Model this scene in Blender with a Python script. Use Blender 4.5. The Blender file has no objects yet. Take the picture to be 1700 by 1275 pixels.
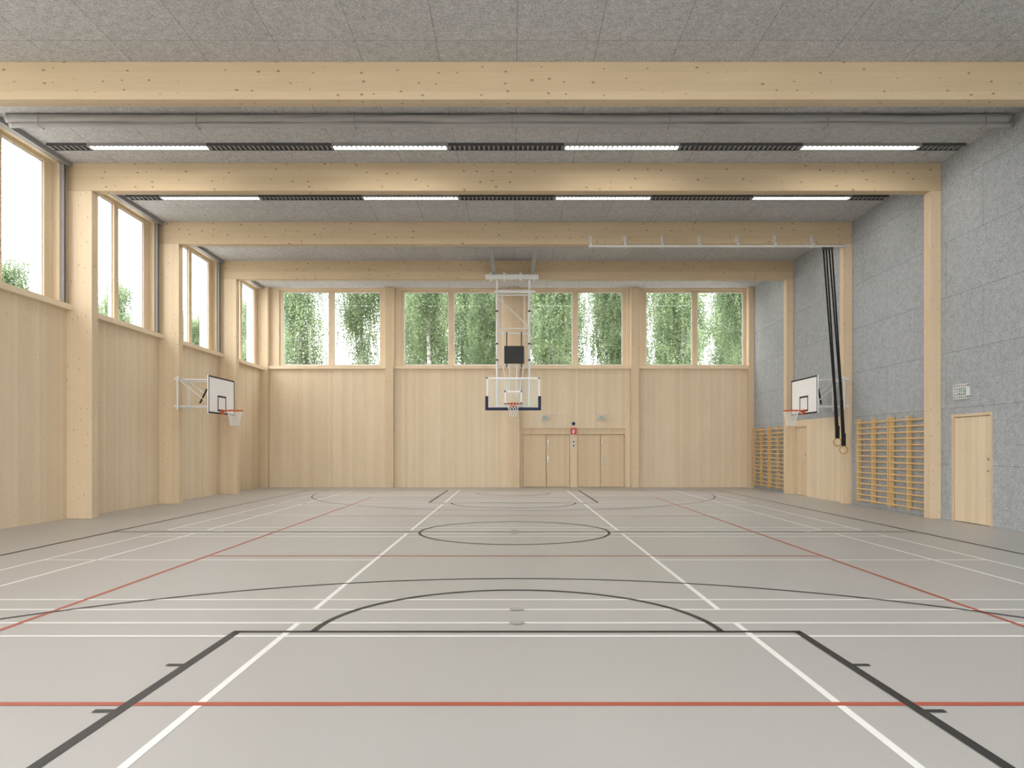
import bpy, math, random
import numpy as np
from mathutils import Vector
random.seed(7)
rng = np.random.default_rng(7)
S = bpy.context.scene
COL = S.collection

# ------------------------------------------------------------ node helpers
class NT:
    def __init__(s, name):
        s.m = bpy.data.materials.new(name); s.m.use_nodes = True
        s.t = s.m.node_tree; s.b = s.t.nodes['Principled BSDF']
    def n(s, typ, **k):
        nd = s.t.nodes.new(typ)
        for a, b in k.items(): setattr(nd, a, b)
        return nd
    def set(s, sock, v):
        if isinstance(v, bpy.types.NodeSocket): s.t.links.new(v, sock)
        else: sock.default_value = v
    def math(s, op, a, b=0.0, c=0.0):
        nd = s.n('ShaderNodeMath', operation=op)
        s.set(nd.inputs[0], a); s.set(nd.inputs[1], b); s.set(nd.inputs[2], c)
        return nd.outputs[0]
    def comb(s, x, y, z=0.0):
        nd = s.n('ShaderNodeCombineXYZ')
        for i, v in enumerate((x, y, z)): s.set(nd.inputs[i], v)
        return nd.outputs[0]
    def noise(s, vec, scale=1.0, detail=2.0, rough=0.5):
        nd = s.n('ShaderNodeTexNoise'); s.set(nd.inputs['Vector'], vec)
        nd.inputs['Scale'].default_value = scale; nd.inputs['Detail'].default_value = detail
        nd.inputs['Roughness'].default_value = rough
        return nd.outputs['Fac']
    def ramp(s, v, a, b, c=0.0, d=1.0):
        nd = s.n('ShaderNodeMapRange'); nd.clamp = True
        s.set(nd.inputs['Value'], v)
        for k, x in zip(('From Min', 'From Max', 'To Min', 'To Max'), (a, b, c, d)): nd.inputs[k].default_value = x
        return nd.outputs['Result']
    def mix(s, f, a, b):
        nd = s.n('ShaderNodeMix', data_type='RGBA')
        s.set(nd.inputs[0], f)
        for i, v in ((6, a), (7, b)):
            if isinstance(v, tuple): v = (*v, 1.0) if len(v) == 3 else v
            s.set(nd.inputs[i], v)
        return nd.outputs[2]
    def pos(s):
        g = s.n('ShaderNodeNewGeometry'); sp = s.n('ShaderNodeSeparateXYZ')
        s.t.links.new(g.outputs['Position'], sp.inputs[0])
        return g.outputs['Position'], sp.outputs[0], sp.outputs[1], sp.outputs[2]
    def bump(s, h, strength=0.3, dist=0.01):
        nd = s.n('ShaderNodeBump'); nd.inputs['Strength'].default_value = strength
        nd.inputs['Distance'].default_value = dist
        s.set(nd.inputs['Height'], h); s.t.links.new(nd.outputs[0], s.b.inputs['Normal'])

def lin(r, g, b):
    f = lambda c: (c/255/12.92) if c/255 <= 0.04045 else ((c/255+0.055)/1.055)**2.4
    return (f(r), f(g), f(b))

def plain(name, c, rough=0.5, metal=0.0, var=0.06, spec=0.4):
    t = NT(name); P, x, y, z = t.pos()
    nz = t.noise(P, 9.0, 3.0)
    c1 = tuple(max(0, v*(1-var)) for v in c); c2 = tuple(min(1, v*(1+var)) for v in c)
    t.set(t.b.inputs['Base Color'], t.mix(nz, c1, c2))
    t.b.inputs['Roughness'].default_value = rough; t.b.inputs['Metallic'].default_value = metal
    t.b.inputs['Specular IOR Level'].default_value = spec
    return t.m

def pine(name, axis, col, plank=0.1, knots=0.6, vary=0.10, kden=1.0):
    t = NT(name); P, x, y, z = t.pos()
    al = {'X': x, 'Y': y, 'Z': z}[axis]
    o = [v for k, v in (('X', x), ('Y', y), ('Z', z)) if k != axis]
    ac = t.math('ADD', o[0], o[1])
    q = t.math('DIVIDE', ac, plank); pid = t.math('FLOOR', q); fr = t.math('FRACT', q)
    wn = t.n('ShaderNodeTexWhiteNoise', noise_dimensions='1D'); t.set(wn.inputs['W'], pid)
    rnd = wn.outputs['Value']
    grain = t.noise(t.comb(t.math('MULTIPLY', ac, 55.0), t.math('MULTIPLY', al, 1.6), rnd), 1.0, 3.0)
    blot = t.noise(t.comb(t.math('MULTIPLY', ac, 2.5), t.math('MULTIPLY', al, 0.7), 3.0), 1.0, 2.0)
    f = t.math('ADD', t.math('MULTIPLY', grain, 0.5), t.math('ADD', t.math('MULTIPLY', rnd, 0.35), t.math('MULTIPLY', blot, 0.4)))
    f = t.ramp(f, 0.3, 0.95)
    dk = tuple(v*(1-vary*m) for v, m in zip(col, (1.2, 1.6, 2.2))); lt = tuple(min(1, v*(1+vary)) for v in col)
    c = t.mix(f, dk, lt)
    seam = t.ramp(t.math('ABSOLUTE', t.math('SUBTRACT', fr, 0.5)), 0.47, 0.5)
    c = t.mix(t.math('MULTIPLY', seam, 0.14), c, tuple(v*0.45 for v in col))
    vo = t.n('ShaderNodeTexVoronoi', voronoi_dimensions='2D', feature='F1')
    vo.inputs['Scale'].default_value = 1.0
    t.set(vo.inputs['Vector'], t.comb(t.math('MULTIPLY', ac, 6.0*kden), t.math('MULTIPLY', al, 3.2*kden)))
    sp = t.n('ShaderNodeSeparateColor'); t.t.links.new(vo.outputs['Color'], sp.inputs[0])
    gate = t.math('GREATER_THAN', sp.outputs[0], 0.4)
    rad = t.math('MULTIPLY_ADD', sp.outputs[1], 0.095, 0.035)
    k = t.math('SUBTRACT', 1.0, t.math('DIVIDE', vo.outputs['Distance'], rad))
    k = t.math('MULTIPLY', t.ramp(k, 0.0, 0.7), gate)
    c = t.mix(t.math('MULTIPLY', k, knots), c, (0.20, 0.10, 0.045))
    t.set(t.b.inputs['Base Color'], c)
    t.b.inputs['Roughness'].default_value = 0.6; t.b.inputs['Specular IOR Level'].default_value = 0.25
    return t.m

def acoustic(name, col, mode):
    t = NT(name); P, x, y, z = t.pos()
    br = t.n('ShaderNodeTexBrick'); br.offset_frequency = 2; br.squash = 1.0
    if mode == 'ceiling':
        v = t.comb(t.math('ADD', x, 20*1.27-0.08), t.math('ADD', y, 20*1.27-0.81)); br.offset = 0.0
        br.inputs['Brick Width'].default_value = 1.27; br.inputs['Row Height'].default_value = 1.27
        br.inputs['Mortar Size'].default_value = 0.005
    else:
        v = t.comb(t.math('ADD', y, 24.9), z); br.offset = 0.5
        br.inputs['Brick Width'].default_value = 2.45; br.inputs['Row Height'].default_value = 1.225
        br.inputs['Mortar Size'].default_value = 0.0045
    t.set(br.inputs['Vector'], v); br.inputs['Scale'].default_value = 1.0; br.inputs['Bias'].default_value = 0.0
    br.inputs['Mortar Smooth'].default_value = 0.1
    br.inputs['Color1'].default_value = (0.97, 0.97, 0.97, 1); br.inputs['Color2'].default_value = (1.03, 1.03, 1.03, 1)
    br.inputs['Mortar'].default_value = (0.5, 0.5, 0.5, 1)
    n1 = t.noise(P, 42.0, 5.0, 0.8); n2 = t.noise(P, 9.0, 3.0, 0.7)
    f = t.ramp(t.math('ADD', t.math('MULTIPLY', n1, 0.8), t.math('MULTIPLY', n2, 0.2)), 0.37, 0.63)
    c = t.mix(f, tuple(v*0.58 for v in col), tuple(v*1.40 for v in col))
    mu = t.n('ShaderNodeMix', data_type='RGBA', blend_type='MULTIPLY'); mu.inputs[0].default_value = 1.0
    t.t.links.new(c, mu.inputs[6]); t.t.links.new(br.outputs['Color'], mu.inputs[7])
    t.set(t.b.inputs['Base Color'], mu.outputs[2])
    t.b.inputs['Roughness'].default_value = 0.95; t.b.inputs['Specular IOR Level'].default_value = 0.1
    t.bump(n1, 0.3, 0.01)
    return t.m

def glass(name, tint=(1, 1, 1), refl=0.06):
    t = NT(name); t.t.nodes.remove(t.b)
    tr = t.n('ShaderNodeBsdfTransparent'); tr.inputs[0].default_value = (*tint, 1)
    gl = t.n('ShaderNodeBsdfGlossy'); gl.inputs['Roughness'].default_value = 0.02
    mx = t.n('ShaderNodeMixShader'); mx.inputs[0].default_value = refl
    t.t.links.new(tr.outputs[0], mx.inputs[1]); t.t.links.new(gl.outputs[0], mx.inputs[2])
    t.t.links.new(mx.outputs[0], t.t.nodes['Material Output'].inputs[0])
    return t.m

# ------------------------------------------------------------ materials
PW = lin(224, 207, 180)
M_wallwood = pine('pine_wall_panels', 'Z', PW, 0.11, 0.4, 0.07, 1.4)
M_colwood = pine('pine_column', 'Z', lin(217, 198, 169), 0.2, 0.55, 0.07, 1.1)
M_beam = pine('pine_beam', 'X', lin(203, 184, 154), 0.16, 0.85, 0.09, 0.9)
M_frame = pine('pine_frame', 'Z', lin(222, 203, 174), 0.08, 0.25, 0.07)
M_frameY = pine('pine_sill_y', 'Y', lin(230, 213, 186), 0.08, 0.2, 0.07)
M_frameX = pine('pine_sill_x', 'X', lin(230, 213, 186), 0.08, 0.2, 0.07)
M_door = pine('pine_door', 'Z', lin(216, 196, 165), 0.14, 0.4, 0.07)
M_bars = pine('varnished_pine', 'Z', lin(216, 183, 130), 0.07, 0.1, 0.06)
M_ringwood = pine('ring_wood', 'Z', lin(190, 158, 112), 0.05, 0.0, 0.05)
M_ceil = acoustic('wood_wool_ceiling', lin(188, 187, 186), 'ceiling')
M_acw = acoustic('wood_wool_wall', lin(170, 174, 177), 'wall')
M_white = plain('white_powder_coat', lin(222, 222, 220), 0.4)
M_board = plain('white_board', lin(246, 246, 246), 0.35, var=0.02)
M_black = plain('black_paint', (0.012, 0.012, 0.013), 0.5)
M_strap = plain('black_webbing', (0.01, 0.01, 0.011), 0.8)
M_navy = plain('navy_padding', (0.012, 0.02, 0.06), 0.6)
M_orange = plain('orange_rim', (0.62, 0.12, 0.03), 0.4)
M_net = plain('white_net', (0.8, 0.8, 0.78), 0.8)
M_grey = plain('grey_metal', lin(150, 150, 150), 0.4, 0.0)
M_dgrey = plain('dark_grey_metal', (0.07, 0.07, 0.072), 0.5)
M_red = plain('sign_red', (0.6, 0.03, 0.02), 0.4)
M_green = plain('sign_green', (0.04, 0.27, 0.15), 0.4)
M_signw = plain('sign_white', (0.8, 0.8, 0.8), 0.4, var=0.01)
M_steel = plain('brushed_steel', (0.45, 0.45, 0.45), 0.35, 0.7)
M_glass = glass('window_glass', refl=0.02)
M_bglass = glass('backboard_glass', (0.95, 0.975, 0.975), 0.012)

t = NT('curtain_fabric'); P, x, y, z = t.pos()
nz = t.noise(t.comb(t.math('MULTIPLY', x, 1.3), t.math('MULTIPLY', y, 8.0), t.math('MULTIPLY', z, 8.0)), 1.0, 3.0)
t.set(t.b.inputs['Base Color'], t.mix(nz, lin(162, 160, 158), lin(186, 184, 182))); t.b.inputs['Roughness'].default_value = 0.6
t.bump(nz, 0.2, 0.02); M_curt = t.m

t = NT('lamp_diffuser'); P, x, y, z = t.pos()
st = t.math('GREATER_THAN', t.math('FRACT', t.math('MULTIPLY', x, 10.0)), 0.42)
t.set(t.b.inputs['Base Color'], (0.6, 0.6, 0.6, 1)); t.set(t.b.inputs['Emission Color'], (1, 0.95, 0.88, 1))
t.set(t.b.inputs['Emission Strength'], t.math('MULTIPLY_ADD', st, 38.0, 0.3)); M_lamp = t.m

t = NT('sports_floor'); P, x, y, z = t.pos()
sp_ = t.noise(P, 160.0, 2.0, 0.6); bl = t.noise(P, 0.35, 2.0)
f = t.math('ADD', t.math('MULTIPLY', sp_, 0.5), t.math('MULTIPLY', bl, 0.5))
t.set(t.b.inputs['Base Color'], t.mix(t.ramp(f, 0.3, 0.7), lin(179, 177, 174), lin(187, 185, 182)))
t.b.inputs['Roughness'].default_value = 0.40; t.b.inputs['Specular IOR Level'].default_value = 0.5
M_floor = t.m
M_lw = plain('line_white', lin(246, 246, 244), 0.45, var=0.02)
M_lb = plain('line_black', lin(44, 44, 45), 0.45, var=0.05)
M_lr = plain('line_red', lin(180, 86, 62), 0.45, var=0.05)
M_sock = plain('floor_socket', lin(172, 171, 166), 0.35, var=0.03)

t = NT('birch_leaves'); P, x, y, z = t.pos()
n1 = t.noise(P, 1.3, 3.0); n2 = t.noise(P, 9.0, 1.0)
f = t.ramp(t.math('ADD', t.math('MULTIPLY', n1, 0.6), t.math('MULTIPLY', n2, 0.4)), 0.36, 0.64)
lc = t.mix(f, (0.10, 0.16, 0.08), (0.34, 0.43, 0.23))
t.set(t.b.inputs['Base Color'], lc); t.b.inputs['Roughness'].default_value = 0.6
tl = t.n('ShaderNodeBsdfTranslucent'); t.set(tl.inputs[0], lc)
mx = t.n('ShaderNodeMixShader'); mx.inputs[0].default_value = 0.4
t.t.links.new(t.b.outputs[0], mx.inputs[1]); t.t.links.new(tl.outputs[0], mx.inputs[2])
t.t.links.new(mx.outputs[0], t.t.nodes['Material Output'].inputs[0]); M_leaf = t.m
t = NT('birch_bark'); P, x, y, z = t.pos()
nz = t.noise(t.comb(t.math('MULTIPLY', x, 3.0), t.math('MULTIPLY', y, 3.0), t.math('MULTIPLY', z, 9.0)), 1.0, 3.0)
t.set(t.b.inputs['Base Color'], t.mix(t.ramp(nz, 0.52, 0.6), (0.45, 0.44, 0.40), (0.10, 0.09, 0.08))); M_bark = t.m
t = NT('light_bounce_ground'); P, x, y, z = t.pos()  # unseen ground, coloured pale to bounce light up to the ceiling
t.set(t.b.inputs['Base Color'], t.mix(t.noise(P, 0.6, 4.0), (0.38, 0.38, 0.36), (0.52, 0.51, 0.49))); M_ground = t.m

# ------------------------------------------------------------ mesh builder
class MB:
    def __init__(s): s.v = []; s.f = []; s.mi = []; s.mats = []
    def sl(s, m):
        if m not in s.mats: s.mats.append(m)
        return s.mats.index(m)
    def add(s, vs, fs, mat):
        b = len(s.v); s.v += [tuple(v) for v in vs]
        k = s.sl(mat)
        for f in fs: s.f.append(tuple(i+b for i in f)); s.mi.append(k)
        return s
    def box(s, x0, x1, y0, y1, z0, z1, mat):
        vs = [(x, y, z) for z in (z0, z1) for y in (y0, y1) for x in (x0, x1)]
        return s.add(vs, [(0, 2, 3, 1), (4, 5, 7, 6), (0, 1, 5, 4), (2, 6, 7, 3), (0, 4, 6, 2), (1, 3, 7, 5)], mat)
    def cyl(s, p0, p1, r, mat, n=10, r1=None):
        p0 = Vector(p0); p1 = Vector(p1); r1 = r if r1 is None else r1
        d = (p1-p0).normalized(); a = d.orthogonal().normalized(); b = d.cross(a)
        vs = []
        for p, rr in ((p0, r), (p1, r1)):
            for i in range(n):
                an = 2*math.pi*i/n; vs.append(p+(a*math.cos(an)+b*math.sin(an))*rr)
        fs = [(i, (i+1) % n, n+(i+1) % n, n+i) for i in range(n)]
        fs += [tuple(range(n-1, -1, -1)), tuple(range(n, 2*n))]
        return s.add(vs, fs, mat)
    def band(s, p0, p1, w, th, mat, side=(1, 0, 0)):
        p0 = Vector(p0); p1 = Vector(p1); d = (p1-p0).normalized()
        a = Vector(side); a = (a-d*a.dot(d)).normalized(); b = d.cross(a)
        vs = [p+a*sx*w/2+b*sy*th/2 for p in (p0, p1) for sy in (-1, 1) for sx in (-1, 1)]
        return s.add(vs, [(0, 1, 3, 2), (4, 6, 7, 5), (0, 4, 5, 1), (2, 3, 7, 6), (0, 2, 6, 4), (1, 5, 7, 3)], mat)
    def torus(s, c, R, r, mat, axis='Z', N=36, n=10):
        vs = []; fs = []
        for i in range(N):
            A = 2*math.pi*i/N
            for j in range(n):
                B = 2*math.pi*j/n; rr = R+r*math.cos(B); h = r*math.sin(B)
                u, v = rr*math.cos(A), rr*math.sin(A)
                p = {'Z': (u, v, h), 'Y': (u, h, v), 'X': (h, u, v)}[axis]
                vs.append((c[0]+p[0], c[1]+p[1], c[2]+p[2]))
                fs.append((i*n+j, ((i+1) % N)*n+j, ((i+1) % N)*n+(j+1) % n, i*n+(j+1) % n))
        return s.add(vs, fs, mat)
    def build(s, name, parent=None, origin=(0, 0, 0), smooth=False, bevel=0, local=False):
        me = bpy.data.meshes.new(name)
        o = (0, 0, 0) if local else origin
        me.from_pydata([(v[0]-o[0], v[1]-o[1], v[2]-o[2]) for v in s.v], [], s.f)
        for m in s.mats: me.materials.append(m)
        me.polygons.foreach_set('material_index', s.mi)
        if smooth: me.polygons.foreach_set('use_smooth', [True]*len(s.f))
        me.update()
        ob = bpy.data.objects.new(name, me); COL.objects.link(ob)
        if parent is not None: ob.parent = parent
        else: ob.location = origin
        if bevel:
            bm = ob.modifiers.new('bevel', 'BEVEL'); bm.width = bevel; bm.segments = 2; bm.limit_method = 'ANGLE'
        return ob

def thing(o, label, cat, group=None):
    o['label'] = label; o['category'] = cat
    if group: o['group'] = group
    return o
def struct(o, label=None):
    o['kind'] = 'structure'
    if label: o['label'] = label
    return o
def empty(name, loc, rz=0.0):
    e = bpy.data.objects.new(name, None); e.empty_display_size = 0.2
    e.location = loc; e.rotation_euler = (0, 0, rz); COL.objects.link(e); return e
def copy_thing(o, loc, rz=None):
    c = o.copy(); c.location = loc
    if rz is not None: c.rotation_euler = (0, 0, rz)
    COL.objects.link(c)
    def rec(a, b):
        for ch in list(a.children):
            k = ch.copy(); k.parent = b; COL.objects.link(k); rec(ch, k)
    rec(o, c)
    return c

# ------------------------------------------------------------ dimensions
XL, XR = -9.97, 9.6
ZC = 7.96
YF = 28.05
YB = -7.5
BY = [11.57, 15.7, 19.8, 23.93]     # beam front planes
ZB = 7.335
CX = 0.045

def wall_grid(mb, plane, t0, t1, us, zs, openings, matf):
    U = sorted(set([us[0], us[1]]+[v for o in openings for v in o[:2]]+list(us[2:])))
    Z = sorted(set([zs[0], zs[1]]+[v for o in openings for v in o[2:]]+list(zs[2:])))
    for a, b in zip(U[:-1], U[1:]):
        for c, d in zip(Z[:-1], Z[1:]):
            um, zm = (a+b)/2, (c+d)/2
            if any(o[0] < um < o[1] and o[2] < zm < o[3] for o in openings): continue
            m = matf(um, zm)
            if plane == 'X': mb.box(t0, t1, a, b, c, d, m)
            else: mb.box(a, b, t0, t1, c, d, m)

# ------------------------------------------------------------ floor with court markings
fl = MB(); fl.box(XL-.35, XR+.3, YB, YF+.35, -0.2, 0.0, M_floor)
def rect(x0, x1, y0, y1, z, m): fl.add([(x0, y0, z), (x1, y0, z), (x1, y1, z), (x0, y1, z)], [(0, 1, 2, 3)], m)
def lineY(x, y0, y1, w, z, m): rect(x-w/2, x+w/2, y0, y1, z, m)
def lineX(y, x0, x1, w, z, m): rect(x0, x1, y-w/2, y+w/2, z, m)
def arc(cx, cy, r, a0, a1, w, z, m, n=96):
    vs = []; fs = []
    for i in range(n+1):
        a = math.radians(a0+(a1-a0)*i/n)
        for rr in (r-w/2, r+w/2): vs.append((cx+rr*math.cos(a), cy+rr*math.sin(a), z))
    for i in range(n): fs.append((2*i, 2*i+1, 2*i+3, 2*i+2))
    fl.add(vs, fs, m)
zw, zr, zb = 0.0015, 0.0025, 0.0035
for y0 in (0.29, 6.917, 13.545, 20.17):
    y1 = y0+6.1; w = 0.045
    if y0 == 0.29: y1 = 6.394
    for y in (y0, y0+.45, y1-.45, y1): lineX(y, CX-6.7, CX+6.7, w, zw, M_lw)
    for x in (-6.7, -5.94, 5.94, 6.7): lineY(CX+x, y0, y1, w, zw, M_lw)
    for x in (-1.99, 1.99): lineY(CX+x, y0, y1, w+.008, zw+.0002, M_lw)
    lineX((y0+y1)/2, CX-6.7, CX-1.99, w, zw, M_lw); lineX((y0+y1)/2, CX+1.99, CX+6.7, w, zw, M_lw)
w = 0.05
for x in (-4.52, 4.52): lineY(CX+x, 4.37, 22.3, w, zr, M_lr)
for y in (4.37, 10.33, 16.4, 22.3): lineX(y, CX-4.52, CX+4.52, w+.01, zr+.0002, M_lr)
w = 0.055
for x in (-7.6, 7.6): lineY(CX+x, 0.23, 26.1, w, zb, M_lb)
for y in (0.23, 13.27, 26.1): lineX(y, CX-7.6, CX+7.6, w, zb+.0002, M_lb)
arc(CX, 13.3, 1.78, 0, 360, w, zb+.0004, M_lb, 128)
for sgn, hoop, ft, base in ((1, 1.79, 6.08, 0.23), (-1, 24.45, 20.18, 26.1)):
    lineX(ft, CX-2.46, CX+2.46, w, zb+.0004, M_lb)
    for x in (-2.43, 2.43):
        lineY(CX+x, min(ft, base), max(ft, base), 0.07, zb+.0004, M_lb)
        for k in (0.93, 1.83, 2.7):
            yy = ft-sgn*k
            s_ = 1 if x > 0 else -1
            a, b = sorted((CX+x, CX+x+s_*0.15)); lineX(yy, a, b, 0.05, zb+.0006, M_lb)
    a0, a1 = (0, 180) if sgn > 0 else (180, 360)
    arc(CX, ft, 1.77, a0, a1, w, zb+.0004, M_lb)
    arc(CX, hoop, 1.25, a0, a1, w, zb+.0006, M_lb)
    arc(CX, hoop, 6.75, a0, a1, w*0.8, zb+.0006, M_lb, 160)
    for x in (-6.75, 6.75): lineY(CX+x, min(hoop, base), max(hoop, base), w*.8, zb+.0002, M_lb)
for sx, sy in ((CX, 6.92), (CX, 6.39), (CX, 13.02), (CX, 13.54), (-5.5, 13.2), (5.6, 13.2), (CX, 19.9)):
    n = 28; vs = [(sx+.072*math.cos(2*math.pi*i/n), sy+.072*math.sin(2*math.pi*i/n), 0.0065) for i in range(n)]
    fl.add(vs, [tuple(range(n))], M_sock)
floor = struct(fl.build('floor'), 'beige-grey sports floor with white, red and black court lines')

g = MB(); g.box(-150, 150, -120, 150, -0.5, -0.25, M_ground)
struct(g.build('ground'), 'unseen ground around the building, made pale to bounce light')

# ------------------------------------------------------------ ceiling
c = MB(); c.box(XL-.4, XR+.3, YB, YF+.4, ZC, ZC+.35, M_ceil)
struct(c.build('ceiling'), 'grey wood-wool acoustic panel ceiling')

# ------------------------------------------------------------ left wall
cols = [-4.93, -0.8, 3.33, 7.45, 11.57, 15.7, 19.8, 23.93, 28.05]  # leading bays are out of view, their windows added to let daylight in
ops = []
for a, b in zip(cols[:-1], cols[1:]):
    ops.append((a+0.5, b-0.25, 4.78, 7.86))
wl = MB()
wall_grid(wl, 'X', XL-.35, XL, (YB, YF+.35), (0, ZC), ops, lambda u, z: M_wallwood)
struct(wl.build('wall_left'), 'light pine panelled wall with high windows')
wn = 0; tn = 0
def window(plane, u0, u1, z0, z1, p0, side, end=0, bot=0.07):
    global wn
    wn += 1
    mb = MB(); fw0, fw1 = side
    d = 0.09*(1 if plane == 'Y' else -1)
    def bx(a, b, c_, e, m, q0, q1):
        q0, q1 = sorted((q0, q1))
        if plane == 'X': mb.box(q0, q1, a, b, c_, e, m)
        else: mb.box(a, b, q0, q1, c_, e, m)
    bx(u0, u0+fw0, z0, z1, M_frame, p0, p0+d); bx(u1-fw1, u1, z0, z1, M_frame, p0, p0+d)
    bx(u0+fw0, u1-fw1, z0, z0+bot, M_frame, p0, p0+d); bx(u0+fw0, u1-fw1, z1-.08, z1, M_frame, p0, p0+d)
    m = (u0+fw0+u1-fw1)/2
    bx(m-.1, m+.1, z0+bot, z1-.08, M_frame, p0-d*.2, p0+d)
    for a, b in ((u0+fw0, m-.1), (m+.1, u1-fw1)):
        q = p0+d*0.55
        for s0, s1, t0, t1 in ((a, a+.03, z0+bot, z1-.08), (b-.03, b, z0+bot, z1-.08), (a, b, z0+bot, z0+bot+.03), (a, b, z1-.11, z1-.08)):
            bx(s0, s1, t0, t1, M_white, q-d*.2, q+d*.3)
        bx(a, b, z0+bot, z1-.08, M_glass, q, q+d*.1)
    if plane == 'X':   # pale outer reveal lining
        bx(u1-fw1+.0, u1-fw1+.03, z0, z1, M_white, p0+d, p0+d*3.4)
        bx(m-.05, m+.05, z0, z1, M_white, p0+d, p0+d*1.8)
    return struct(mb.build('window_%d' % wn), 'two-pane pine framed window')
for i, (a, b, z0, z1) in enumerate(ops):
    window('X', a, b, z0, z1, XL-.12, (0.3, 0.32))
    c0 = cols[i]+.25; c1 = cols[i+1]
    tn += 1
    struct(MB().box(XL, XL+.15, c0, c1-.001 if i < 7 else c1, 4.66, 4.78, M_frameY).build('trim_%d' % tn), 'pale pine window sill ledge')
    if i >= 4:
        root = empty('window_blind', (XL, (c0+c1)/2, 7.96))
        thing(root, 'grey blind cassette with guide rail beside tall window', 'window blind', 'blinds along the side windows')
        MB().box(XL+.0, XL+.13, c0, c1-.02, 7.86, 7.955, M_grey).build('cassette', root, root.location)
        mb = MB(); mb.box(XL+.002, XL+.07, c1-.2, c1-.13, 4.79, 7.86, M_grey)
        mb.box(XL+.07, XL+.085, c1-.175, c1-.155, 4.79, 7.86, M_dgrey)
        mb.build('guide_rail', root, root.location)

# ------------------------------------------------------------ far wall
PX = lambda px, dd=28.2: (px-850)*dd/1165
fops = []
panes = [(470, 547, 556, 632), (671, 747, 757, 828), (876, 947, 957, 1033), (1072, 1147, 1157, 1233)]
for p in panes: fops.append((PX(p[0])-.12, PX(p[3])+.12, 4.84, 7.9))
DX0, DX1, DZ = 0.36, 4.56, 2.36
wf = MB()
wall_grid(wf, 'Y', YF, YF+.35, (XL, XR), (0, ZC), fops+[(DX0, DX1, -0.0, DZ)], lambda u, z: M_wallwood)
wf.box(DX0, DX1, YF+.31, YF+.35, 0, DZ, M_door)  # unseen backing added to stop outside light leaking round the doors
struct(wf.build('wall_far'), 'light pine panelled end wall with high windows')
for a, b, z0, z1 in fops: window('Y', a, b, z0, z1, YF+.08, (0.12, 0.12), bot=.05)
fc = [(-9.97, -9.68), (-5.02, -4.70), (-0.06, 0.30), (4.72, 5.04), (9.38, 9.6)]
for (a0, a1), (b0, b1) in zip(fc[:-1], fc[1:]):
    tn += 1
    struct(MB().box(a1, b0, YF-.17, YF, 4.72, 4.84, M_frameX).build('trim_%d' % tn), 'pale pine window sill ledge')
mb = MB(); mb.box(DX0, DX1, YF+.06, YF+.31, 2.12, DZ, M_door); mb.box(DX0, DX0+.07, YF+.06, YF+.31, 0, 2.12, M_door)
mb.box(DX1-.05, DX1, YF+.06, YF+.31, 0, 2.12, M_door)
mb.box(2.32, 2.60, YF+.03, YF+.31, 0, 2.12, M_frame)
tn += 1; struct(mb.build('trim_%d' % tn), 'pine door surround')
dn = 0
DY = YF+.12
for a, b in ((DX0+.07, 2.32), (2.60, DX1-.05)):
    dn += 1
    root = empty('door_%d' % dn, ((a+b)/2, DY, 0)); struct(root, 'pine double door with steel handles')
    m = (a+b)/2
    for k, (u, v) in enumerate(((a+.01, m-.01), (m+.01, b-.01))):
        MB().box(u, v, DY, DY+.06, 0.01, 2.11, M_door).build('door_leaf', root, root.location, bevel=.004)
    hb = MB(); hx = m+.07
    hb.box(hx-.02, hx+.02, DY-.015, DY, 1.0, 1.25, M_steel); hb.cyl((hx, DY-.05, 1.1), (hx+.13, DY-.05, 1.1), .011, M_steel); hb.cyl((hx, DY, 1.1), (hx, DY-.05, 1.1), .011, M_steel)
    hb.box(hx-.02, hx+.02, DY-.02, DY, 1.72, 1.9, M_steel)
    hb.build('handle', root, root.location)
    for zz in (.25, 1.05, 1.85):
        for xx in (a+.012, b-.012):
            MB().cyl((xx, DY-.008, zz-.05), (xx, DY-.008, zz+.05), .009, M_steel).build('hinge', root, root.location)

# ------------------------------------------------------------ right wall
rdoors = [(14.02, 15.32, 0.0, 2.31), (22.85, 23.8, 0.0, 2.33)]
wr = MB()
def rm(u, z): return M_wallwood if (19.8 < u < 23.95 and z < 2.5) else M_acw
wall_grid(wr, 'X', XR, XR+.3, (YB, YF+.35, 19.8, 23.95), (0, ZC, 2.5), rdoors, rm)
for a, b, z0, z1 in rdoors: wr.box(XR+.2, XR+.3, a, b, z0, z1, M_door)  # hidden backing panels added against light leaks behind the leaves
struct(wr.build('wall_right'), 'grey wood-wool acoustic panel wall')
for k, (a, b, z0, z1) in enumerate(rdoors):
    dn += 1
    lm = (M_wallwood, M_door)[k]
    root = empty('door_%d' % dn, (XR+.05, (a+b)/2, 0)); struct(root, 'pale pine single door in pine frame')
    mb = MB(); mb.box(XR-.006, XR+.12, a, a+.06, 0, z1, M_door); mb.box(XR-.006, XR+.12, b-.06, b, 0, z1, M_door); mb.box(XR-.006, XR+.12, a+.06, b-.06, z1-.06, z1, M_door)
    mb.build('door_frame', root, root.location)
    MB().box(XR+.02, XR+.08, a+.072, b-.072, 0.012, z1-.072, lm).build('door_leaf', root, root.location, bevel=.004)
    hb = MB(); hy = a+.15
    hb.cyl((XR+.02, hy, 1.36), (XR+.002, hy, 1.36), .03, M_steel, 16); hb.cyl((XR+.02, hy, 1.12), (XR-.002, hy, 1.12), .02, M_steel, 16)
    hb.build('lock', root, root.location)

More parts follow.
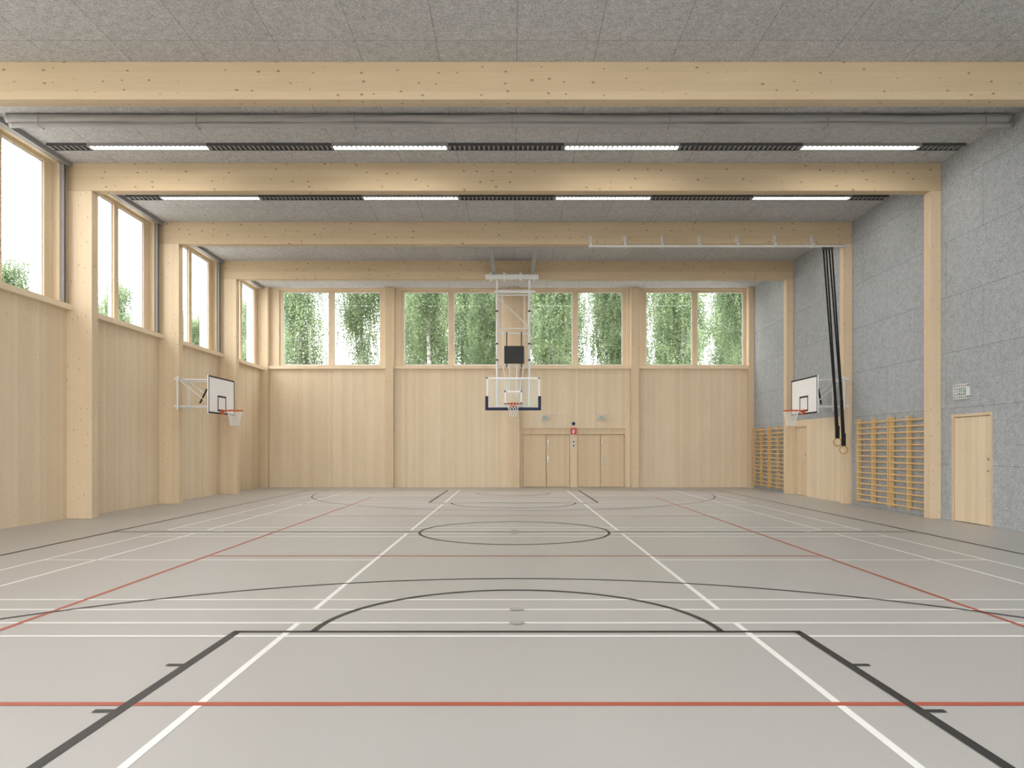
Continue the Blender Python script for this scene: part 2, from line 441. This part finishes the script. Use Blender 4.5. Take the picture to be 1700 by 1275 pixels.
# ------------------------------------------------------------ columns and beams
for y in BY:
    o = MB().box(XL, XR, y, y+.25, ZB, ZC, M_beam).build('roof_beam', None, (0, y, ZB), bevel=.008)
    thing(o, 'long pale glued-laminated pine beam below grey ceiling', 'beam', 'roof beams')
    if y > 12:
        o = MB().box(XL, -9.4, y, y+.25, 0, ZB, M_colwood).build('column', None, (-9.7, y+.12, 0), bevel=.008)
        thing(o, 'deep square-edged pine column between tall side windows', 'column', 'columns along the window wall')
        o = MB().box(9.36, XR, y, y+.25, 0, ZB, M_colwood).build('column', None, (9.48, y+.12, 0), bevel=.008)
        thing(o, 'slim pine column against grey acoustic wall', 'column', 'columns along the grey wall')
for i, (a, b) in enumerate(fc):
    o = MB().box(a, b, YF-.25, YF, 0, ZC, M_colwood).build('column', None, ((a+b)/2, YF-.12, 0), bevel=.008)
    thing(o, 'slim pine column on pine end wall between windows', 'column', 'columns on the end wall')

# ------------------------------------------------------------ ceiling lights
lit = [(155, 350), (555, 745), (935, 1125), (1325, 1520)]
def lx(px): return (px-850)/1165*14.9
lx_l = [(lx(a), lx(b)) for a, b in lit]
edges = [-9.74]+[v for p in lx_l for v in p]+[9.5]
for ri, (y0, y1) in enumerate(((14.68, 14.90), (17.68, 17.90), (20.68, 20.90), (24.9, 25.12), (8.7, 8.92), (5.7, 5.92))):  # rows after the opening pair are unseen, added to brighten the hall
    for a, b in lx_l:
        root = empty('ceiling_light', ((a+b)/2, (y0+y1)/2, ZC))
        thing(root, 'long glowing white louvred strip light on grey ceiling', 'ceiling light', 'strip lights')
        mb = MB(); mb.box(a, b, y0-.02, y0+.03, 7.905, ZC, M_grey); mb.box(a, b, y1-.03, y1+.02, 7.905, ZC, M_grey)
        mb.box(a, a+.02, y0, y1, 7.905, ZC, M_grey); mb.box(b-.02, b, y0, y1, 7.905, ZC, M_grey)
        mb.build('housing', root, root.location)
        MB().box(a+.02, b-.02, y0+.03, y1-.03, 7.925, 7.95, M_lamp).build('diffuser', root, root.location)
    if ri > 1: continue
    for k in range(0, len(edges), 2):
        a, b = edges[k], edges[k+1]
        root = empty('ceiling_grille', ((a+b)/2, (y0+y1)/2, ZC))
        thing(root, 'dark slotted grille strip between ceiling lights', 'ceiling grille', 'dark grille strips')
        mb = MB(); mb.box(a+.003, b-.003, y0-.02, y0, 7.905, ZC, M_dgrey); mb.box(a+.003, b-.003, y1, y1+.02, 7.905, ZC, M_dgrey)
        mb.build('housing', root, root.location)
        mb = MB(); mb.box(a+.003, b-.003, y0, y1, 7.945, ZC, M_dgrey)
        n = int((b-a)/.1)
        for j in range(n):
            xx = a+.03+j*(b-a-.06)/max(1, n-1); mb.box(xx-.018, xx+.018, y0, y1, 7.915, 7.945, M_grey)
        mb.build('louvre', root, root.location)

# ------------------------------------------------------------ divider curtain roll
root = empty('divider_curtain', (0, 13.4, ZC)); thing(root, 'rolled-up grey divider curtain hung under the ceiling', 'curtain')
def roll(x0, x1, cy, cz, r, amp, seed, n=300, k=20):
    rg = np.random.default_rng(seed); ph = rg.uniform(0, 6.28, 12); mb = MB(); vs = []; fs = []
    for i in range(n+1):
        x = x0+(x1-x0)*i/n
        sag = amp*.4*math.sin(x*.9+ph[0])+amp*.3*math.sin(x*2.3+ph[1])
        cr = .5+.5*math.sin(x*.55+ph[5])
        for j in range(k):
            a = 2*math.pi*j/k
            rr = r+amp*(.2+.35*cr)*(math.sin(x*1.3+3*a+ph[2])+.7*math.sin(x*2.1-2*a+ph[3])+.4*math.sin(x*4.3+5*a+ph[4]))
            vs.append((x, cy+rr*math.cos(a), cz+sag*.5+rr*math.sin(a)))
    for i in range(n):
        for j in range(k): fs.append((i*k+j, i*k+(j+1) % k, (i+1)*k+(j+1) % k, (i+1)*k+j))
    fs.append(tuple(range(k-1, -1, -1))); fs.append(tuple(range(n*k, n*k+k)))
    return mb.add(vs, fs, M_curt)
roll(-9.65, 9.5, 13.4, 7.875, .078, .014, 1).build('curtain_roll', root, root.location, smooth=True)
roll(-9.6, 9.55, 13.42, 7.765, .05, .011, 2).build('curtain_roll', root, root.location, smooth=True)
for k in range(7):
    xx = -9.0+k*3.0
    mb = MB(); mb.box(xx-.006, xx+.006, 13.315, 13.32, 7.715, 7.96, M_grey); mb.box(xx-.006, xx+.006, 13.5, 13.505, 7.715, 7.96, M_grey); mb.box(xx-.006, xx+.006, 13.315, 13.505, 7.707, 7.715, M_grey)
    mb.build('hanging_strap', root, root.location)

# ------------------------------------------------------------ basketball hoops (local: board faces -y at y=0)
def net_mesh(zr_, yc):
    mb = MB(); n = 12; L = 5; R = []
    for l in range(L+1):
        tt = l/L; r = .215-(.095*math.sin(tt*1.5)); z = zr_-.02-.42*tt
        R.append([(r*math.cos(2*math.pi*(i+.5*(l % 2))/n), yc+r*math.sin(2*math.pi*(i+.5*(l % 2))/n), z) for i in range(n)])
    for l in range(L):
        for i in range(n):
            j = i-1 if l % 2 == 0 else i+1
            mb.cyl(R[l][i], R[l+1][i], .006, M_net, 5); mb.cyl(R[l][i], R[l+1][j % n], .006, M_net, 5)
    return mb
def rim_mesh(zr_, yc):
    mb = MB(); mb.torus((0, yc, zr_), .225, .014, M_orange)
    mb.box(-.09, .09, yc+.22, -.012, zr_-.015, zr_+.01, M_orange); mb.box(-.1, .1, -.03, -.011, zr_-.12, zr_+.03, M_orange)
    mb.cyl((-.1, -.02, zr_-.1), (-.15, yc+.17, zr_-.005), .008, M_orange); mb.cyl((.1, -.02, zr_-.1), (.15, yc+.17, zr_-.005), .008, M_orange)
    for i in range(12):
        a = 2*math.pi*i/12; mb.torus((.22*math.cos(a), yc+.22*math.sin(a), zr_-.02), .012, .003, M_orange, 'Y', 10, 5)
    return mb
def side_hoop(loc, rz, arm, cx, label):
    root = empty('basketball_hoop', loc, rz); thing(root, label, 'basketball hoop', 'wall-mounted basketball hoops')
    zb_, zr_ = 2.55, 2.66
    mb = MB(); mb.box(-.9, .9, -.01, .02, zb_, zb_+1.05, M_board)
    def ol(x0, x1, z0, z1, w):
        for a, b, c_, e in ((x0, x1, z0, z0+w), (x0, x1, z1-w, z1), (x0, x0+w, z0, z1), (x1-w, x1, z0, z1)): mb.box(a, b, -.0125, -.0095, c_, e, M_black)
    ol(-.9, .9, zb_, zb_+1.05, .045); ol(-.295, .295, zb_+.08, zb_+.53, .05)
    mb.build('backboard', root, local=True)
    rim_mesh(zr_, -.38).build('rim', root, smooth=True, local=True); net_mesh(zr_, -.38).build('net', root, local=True)
    mb = MB()
    for z in (zb_+.12, zb_+.9): mb.cyl((-.6, .05, z), (.6, .05, z), .022, M_white)
    for x in (-.55, .55): mb.cyl((x, .05, zb_+.05), (x, .05, zb_+1.0), .022, M_white)
    for x in (-.3, .3): mb.cyl((x, .05, zb_+.12), (x, .05, zb_+.9), .018, M_white)
    for z in (zb_+.2, zb_+.95):
        for x in (-.5, .35): mb.cyl((x, .05, z), (cx+(x+.07)*.7, arm-.06, z), .022, M_white)
    for x in (-.5, .35): mb.cyl((x, .05, zb_+.2), (cx+(x+.07)*.7, arm-.06, zb_+.95), .014, M_white)
    mb.build('swing_arm', root, smooth=True, local=True)
    mb = MB()
    for z in (zb_+.2, zb_+.95): mb.box(cx-.42, cx+.42, arm-.06, arm, z-.03, z+.03, M_white)
    for x in (cx-.36, cx+.30): mb.box(x-.025, x+.025, arm-.1, arm-.06, zb_+.1, zb_+1.03, M_white)
    mb.build('mounting_frame', root, local=True)
    mb = MB(); mb.cyl((cx*.5-.1, arm*.5, zb_+.3), (cx*.5+.02, arm*.35, zb_+.72), .025, M_black); mb.build('crank_strut', root, local=True)
    return root
side_hoop((-8.4, 20.3, 0), math.pi/2, 1.0, -.38, 'white backboard with black markings and orange rim, on pine column')
side_hoop((8.45, 20.3, 0), -math.pi/2, .91, .38, 'white backboard with black markings and orange rim, beside gym rings')

# ceiling hoop
HB = 23.62
root = empty('ceiling_basketball_hoop', (.04, HB, 7.96)); thing(root, 'glass backboard with navy padding on white ceiling-hung frame', 'basketball hoop')
def LB(mb, name, **k):
    mb.v = [(v[0], v[1], v[2]-7.96) for v in mb.v]
    return mb.build(name, root, local=True, **k)
mb = MB(); z0 = 2.9; mb.box(-.89, .89, -.006, .006, z0, z0+1.04, M_bglass)
for a, b, c_, e in ((-.9, .9, z0+1.0, z0+1.05), (-.9, -.85, z0, z0+1.05), (.85, .9, z0, z0+1.05), (-.295, .295, z0+.15, z0+.2), (-.295, .295, z0+.55, z0+.6), (-.295, -.245, z0+.15, z0+.6), (.245, .295, z0+.15, z0+.6), (-.9, .9, z0, z0+.05)):
    mb.box(a, b, -.012, .012, c_, e, M_board)
LB(mb, 'backboard')
mb = MB(); mb.box(-.94, .94, -.035, .035, z0-.06, z0+.04, M_navy)
for s_ in (-1, 1): a, b = sorted((s_*.94, s_*.84)); mb.box(a, b, -.035, .035, z0+.04, z0+.42, M_navy)
LB(mb, 'edge_padding', bevel=.015)
LB(rim_mesh(3.05, -.38), 'rim', smooth=True); LB(net_mesh(3.05, -.38), 'net')
mb = MB()
for x in (-.55, .55):
    mb.cyl((x, .13, 2.98), (x, .13, 7.3), .035, M_white)
    mb.cyl((x, .13, 3.3), (x, .01, 3.3), .02, M_white); mb.cyl((x, .13, 3.88), (x, .01, 3.88), .02, M_white)
for z in (3.0, 3.92, 4.35, 5.45, 5.62, 6.75, 6.87): mb.cyl((-.55 if z != 6.87 else -.62, .13, z), (.55 if z != 6.87 else .75, .13, z), .024 if z < 6.8 else .06, M_white)
mb.cyl((-.55, .13, 6.7), (.55, .13, 5.65), .018, M_white)
for x in (-.35, .38):
    mb.cyl((x, .0, 6.75), (x, .1, 4.35), .016, M_white); mb.cyl((x, .1, 4.4), (x*.55, .1, 3.4), .018, M_white)
for x in (-.12, .12): mb.cyl((x, .1, 4.4), (x, .1, 3.3), .022, M_white)
LB(mb, 'hanging_frame', smooth=False)
mb = MB(); mb.box(-.93, .85, -.08, .31, 7.33, 7.40, M_white); mb.box(-.93, .85, -.1, .1, 7.25, 7.33, M_white)
for x in (-.75, -.3, .25, .7): mb.box(x-.04, x+.04, -.12, .08, 7.2, 7.45, M_white)
LB(mb, 'crossbar')
mb = MB()
for x in (-.65, .65):
    mb.box(x-.06, x+.06, -3.55, .0, 7.40, 7.5, M_grey); mb.box(x-.1, x+.1, -3.57, -3.5, 7.36, 7.95, M_grey)
LB(mb, 'ceiling_rail')
mb = MB(); mb.box(-.30, .36, -.08, .08, 4.42, 5.0, M_black)
for x in (-.22, .28): mb.box(x-.02, x+.02, .08, .13, 4.3, 5.5, M_dgrey)
LB(mb, 'winch_box', bevel=.01)
for x in (-.55, .55):
    for z in (6.2, 4.55, 5.1):
        LB(MB().box(x-.05, x+.05, .07, .19, z-.025, z+.025, M_dgrey), 'clamp')

# ------------------------------------------------------------ gym ring track and rings
root = empty('ring_track', (5.7, 19.65, 7.24)); thing(root, 'white ceiling track with brackets on pine beam', 'ring track')
M_rail = plain('track_white', lin(205, 203, 198), 0.5)
MB().box(2.14, 9.36, 19.62, 19.70, 7.2, 7.255, M_rail).build('rail', root, root.location)
for px in (981, 1038, 1100, 1162, 1225, 1287, 1350):
    x = (px-850)/1165*19.65
    mb = MB(); mb.box(x-.02, x+.02, 19.70, 19.80, 7.2, 7.5, M_rail); mb.box(x-.035, x+.035, 19.60, 19.70, 7.255, 7.3, M_rail); mb.box(x-.045, x+.045, 19.765, 19.80, 7.38, 7.56, M_rail)
    mb.build('bracket', root, root.location)
for k, (tx, bx, bz, by) in enumerate((((8.72, 8.80), 8.98, 1.74, 19.36), ((8.88, 8.96), 9.12, 1.53, 19.30))):
    root = empty('gymnastic_ring', (bx, by, bz)); thing(root, 'wooden gym ring on long black straps from ceiling track', 'gymnastic ring', 'pair of gym rings')
    MB().torus((bx, by, bz-.0), .108, .019, M_ringwood, 'Y').build('ring', root, root.location, smooth=True)
    for j, x in enumerate(tx):
        mb = MB(); mid = (x+(bx-x)*.86-.015+.03*j, by+.05+.02*j, 2.9)
        mb.band((x, 19.66, 7.2), mid, .045, .006, M_strap); mb.band(mid, (bx-.025+.05*j, by, bz+.09), .055, .012, M_strap)
        mb.build('strap', root, root.location)
    mb = MB(); mb.box(bx-.055, bx+.055, by-.02, by+.03, bz+.1, bz+.45, M_strap); mb.build('strap_buckle', root, root.location, bevel=.008)
    MB().box(tx[0]-.03, tx[1]+.03, 19.63, 19.69, 7.13, 7.2, M_dgrey).build('trolley', root, root.location)

# ------------------------------------------------------------ wall bars
def make_wallbars(loc):
    root = empty('wall_bars', loc); thing(root, 'varnished pine wall bars fixed to grey acoustic wall', 'wall bars', 'wall bars')
    W = 1.62
    for y in (0.03, W/2, W-.03):
        mb = MB(); mb.box(-.14, -.02, y-.02, y+.02, .1, 2.36, M_bars); mb.box(-.02, 0, y-.03, y+.03, .5, .58, M_steel); mb.box(-.02, 0, y-.03, y+.03, 2.0, 2.08, M_steel)
        mb.build('upright', root, local=True, bevel=.006)
    for k in range(15):
        z = .17+k*.149; xo = -.125 if k < 14 else -.17
        mb = MB(); n = 12; vs = []
        for yy in (0.0, W):
            for i in range(n):
                a = 2*math.pi*i/n; vs.append((xo+.018*math.cos(a), yy, z+.021*math.sin(a)))
        fs = [(i, (i+1) % n, n+(i+1) % n, n+i) for i in range(n)]+[tuple(range(n-1, -1, -1)), tuple(range(n, 2*n))]
        mb.add(vs, fs, M_bars); mb.build('rung', root, local=True)
    return root
w0 = make_wallbars((XR, 16.0, 0))
for y in (17.66, 24.25, 25.93): copy_thing(w0, (XR, y, 0))

# ------------------------------------------------------------ exit signs
def exit_sign(loc, rz, w, h, label):
    root = empty('exit_sign', loc, rz); thing(root, label, 'exit sign', 'exit signs')
    d = .07; iw, ih = w*.66, h*.58
    MB().box(-iw/2, iw/2, -d, 0, -ih/2, ih/2, M_signw).build('sign_body', root, local=True, bevel=.004)
    mb = MB(); y = -d-.002; mb.box(-iw/2+.012, iw/2-.012, y, -d, -ih/2+.012, ih/2-.012, M_green)
    yy = y-.001; s = ih*.8
    def P(pts, ox=0): mb.add([(ox+p[0]*s, yy, p[1]*s) for p in pts], [tuple(range(len(pts)))], M_signw)
    P([(.1, -.42), (.52, -.42), (.52, .42), (.1, .42)])
    yy -= .001
    mb.add([(p[0]*s, yy, p[1]*s) for p in ((.17, -.42), (.45, -.42), (.45, .35), (.17, .35))], [(0, 1, 2, 3)], M_green)
    yy -= .001
    P([(.06+.07*math.cos(a*math.pi/6), .27+.07*math.sin(a*math.pi/6)) for a in range(12)])
    P([(-.08, .17), (.06, .17), (.03, -.1), (-.1, -.08)]); P([(-.03, -.1), (.05, -.06), (.2, -.2), (.14, -.26)]); P([(.14, -.2), (.2, -.2), (.27, -.38), (.2, -.4)])
    P([(-.1, -.05), (0, -.08), (-.1, -.3), (-.34, -.32), (-.34, -.25), (-.16, -.24)]); P([(.03, .16), (.06, .1), (.24, .06), (.25, .11)]); P([(-.06, .17), (-.02, .12), (-.22, .02), (-.25, .07)])
    P([(-.75, .05), (-.55, .05), (-.55, .16), (-.4, 0), (-.55, -.16), (-.55, -.05), (-.75, -.05)])
    mb.build('sign_face', root, local=True)
    mb = MB(); dd = .13; r = .0045
    for i in range(8):
        x = -w/2+w*i/7; mb.cyl((x, -dd, -h/2), (x, -dd, h/2), r, M_signw, 6)
        for z in (-h/2, h/2): mb.cyl((x, -dd, z), (x, 0, z), r, M_signw, 6)
    for i in range(6):
        z = -h/2+h*i/5; mb.cyl((-w/2, -dd, z), (w/2, -dd, z), r, M_signw, 6)
        for x in (-w/2, w/2): mb.cyl((x, -dd, z), (x, 0, z), r, M_signw, 6)
    mb.build('wire_cage', root, local=True)
exit_sign((XR, 14.85, 2.78), -math.pi/2, .42, .30, 'green exit sign in white wire cage on acoustic wall')
exit_sign(((905-850)/41.6, YF, 2.78), 0, .32, .25, 'green exit sign in white wire cage above doors')
exit_sign(((999-850)/41.6, YF, 2.78), 0, .32, .25, 'green exit sign in white wire cage above doors')

dx = 2.46
o = MB().cyl((dx, YF, 2.54), (dx, YF-.07, 2.54), .07, M_navy, 20, .055).build('alarm_sounder', None, (dx, YF, 2.54)); thing(o, 'small dark round alarm sounder above the doors', 'alarm')
o = empty('fire_sign', (dx, YF+.03, 2.24)); thing(o, 'red fire equipment sign with white pictogram between doors', 'fire sign')
mb = MB(); mb.box(-.11, .11, -.09, -.07, -.13, .13, M_red)
mb.box(-.045, .02, -.093, -.09, -.09, .03, M_signw); mb.box(-.03, .005, -.093, -.09, .03, .055, M_signw); mb.box(-.03, .05, -.093, -.09, .055, .07, M_signw); mb.box(.04, .055, -.093, -.09, -.03, .06, M_signw)
mb.build('sign_plate', o, local=True)
MB().box(-.02, .02, -.07, .03, -.1, .1, M_red).build('sign_bracket', o, local=True)
for zz in (1.82, 1.66):
    root = empty('key_switch', (dx, YF+.03, zz)); thing(root, 'small grey key switch on pine post between doors', 'switch', 'switches between the doors')
    MB().box(-.06, .06, -.04, 0, -.06, .06, M_signw).build('switch_body', root, local=True, bevel=.008)
    MB().cyl((0, -.05, 0), (0, -.04, 0), .035, M_dgrey, 16).build('switch_knob', root, local=True)

# ------------------------------------------------------------ birch trees
def tree_meshes(seed, H, Rmax, n_strand, leaf):
    rg = np.random.default_rng(seed); mb = MB()
    segs = 10; cur = Vector((0, 0, 0)); path = [cur.copy()]
    for i in range(segs):
        cur = cur+Vector((rg.uniform(-.12, .12), rg.uniform(-.12, .12), H/segs)); path.append(cur.copy())
    for i in range(segs):
        r0 = .15*(1-i/segs)**.8+.015; r1 = .15*(1-(i+1)/segs)**.8+.015
        mb.cyl(path[i], path[i+1], r0, M_bark, 9, r1)
    tips = []
    for k in range(120):
        h = rg.uniform(.12, .97); a = rg.uniform(0, 6.283)
        idx = min(segs-1, int(h*segs)); fr = h*segs-idx; base = path[idx].lerp(path[idx+1], fr)
        R = Rmax*(math.sin(min(1, (1-h)*2.6+.25)*math.pi*.5))*rg.uniform(.45, 1.0)
        tip = base+Vector((R*math.cos(a), R*math.sin(a), R*.75))
        tip.z = min(tip.z, H+.2)
        mb.cyl(base, tip, .022, M_bark, 5, .007); tips.append((base, tip))
    C = []
    for k in range(n_strand):
        b, tp = tips[rg.integers(len(tips))]; f = rg.uniform(.25, 1.05)
        p = b.lerp(tp, f); p = np.array(p)+rg.normal(0, .24, 3)
        L = rg.uniform(.4, 1.7); n = int(L/.06); dr = rg.normal(0, .12, 2)
        tt = np.arange(n)/max(1, n)
        q = np.stack([p[0]+dr[0]*tt+rg.normal(0, .04, n), p[1]+dr[1]*tt+rg.normal(0, .04, n), p[2]-L*tt+rg.normal(0, .04, n)], 1)
        C.append(q)
    C = np.concatenate(C); C = C[C[:, 2] > 1.0]; C = C[np.hypot(C[:, 0], C[:, 1]) < Rmax+.3]; n = len(C)
    u = rg.normal(size=(n, 3)); u /= np.linalg.norm(u, axis=1)[:, None]
    v = rg.normal(size=(n, 3)); v -= (v*u).sum(1)[:, None]*u; v /= np.linalg.norm(v, axis=1)[:, None]
    sz = (leaf*rg.uniform(.7, 1.3, n))[:, None]
    V = np.stack([C-u*sz, C+v*sz*.6, C+u*sz, C-v*sz*.6], 1).reshape(-1, 3)
    me = bpy.data.meshes.new('foliage'); me.from_pydata(V.tolist(), [], np.arange(4*n).reshape(-1, 4).tolist())
    me.materials.append(M_leaf)
    return mb, me
protos = []
for sd, H, R in ((1, 14.8, 1.75), (2, 14.2, 1.7), (3, 15.2, 1.8)):
    mb, me = tree_meshes(sd, H, R, 3800, .05)
    protos.append((mb, me))
first = {}
def plant(x, y, k, rz, sc=1.0):
    mb, me = protos[k]
    if k not in first:
        root = empty('birch_tree', (x, y, -.25), rz); mb.build('trunk', root, local=True)
        f = bpy.data.objects.new('foliage', me); COL.objects.link(f); f.parent = root; f['kind'] = 'stuff'
        first[k] = root
    else: root = copy_thing(first[k], (x, y, -.25), rz)
    root.scale = (sc, sc, sc)
    thing(root, 'tall birch tree with drooping green foliage outside the windows', 'tree', 'birch trees outside')
i = 0
xs = (-10.6, -7.6, -4.3, -1.2, 2.0, 5.2, 8.6, 11.6)
for j, x in enumerate(xs):
    plant(x*(1 if j % 2 == 0 else 1.12), 35.4+4.5*(j % 2), i % 3, random.uniform(0, 6), random.uniform(.99, 1.03)); i += 1
xs = (-15.6, -6.2, -3.0, 0.6, 3.6, 7.4, 10.4, 14.4)
for j, x in enumerate(xs):
    plant(x*(1 if j % 2 == 0 else 1.1), 44.8+4.5*(j % 2), i % 3, random.uniform(0, 6), random.uniform(1.03, 1.1)); i += 1
for x, y in ((-6.9, 54), (-2.4, 54.5), (2.9, 54), (7.6, 54.5), (12.6, 54), (16.8, 54.6)):
    plant(x, y, i % 3, random.uniform(0, 6), 1.15); i += 1
for x, y, s_ in ((-20.4, 28.3, .69), (-21.8, 38.5, .74), (-25.5, 43.5, .74), (-21.8, 48.5, .8), (-25.5, 54, .85), (-22.5, 59.5, .98)):
    plant(x, y, i % 3, random.uniform(0, 6), s_); i += 1

# ------------------------------------------------------------ world, camera
W = bpy.data.worlds.new('overcast_sky'); S.world = W; W.use_nodes = True
nt = W.node_tree; bg = nt.nodes['Background']; bg.inputs[1].default_value = 6.7
tc = nt.nodes.new('ShaderNodeTexCoord'); sp = nt.nodes.new('ShaderNodeSeparateXYZ'); rp = nt.nodes.new('ShaderNodeValToRGB')
nt.links.new(tc.outputs['Generated'], sp.inputs[0]); nt.links.new(sp.outputs[2], rp.inputs[0]); nt.links.new(rp.outputs[0], bg.inputs[0])
rp.color_ramp.elements[0].color = (.99, .985, .98, 1); rp.color_ramp.elements[1].color = (.96, .98, 1.0, 1)
S.view_settings.view_transform = 'Standard'

cam = bpy.data.cameras.new('camera'); co = bpy.data.objects.new('camera', cam); COL.objects.link(co)
co.location = (0, 0, 1.6); co.rotation_euler = (math.pi/2, 0, 0)
cam.sensor_width = 36; cam.sensor_fit = 'HORIZONTAL'; cam.lens = 1165/1700*36; cam.shift_y = 105/1700
cam.clip_end = 500; cam.clip_start = .05
S.camera = co
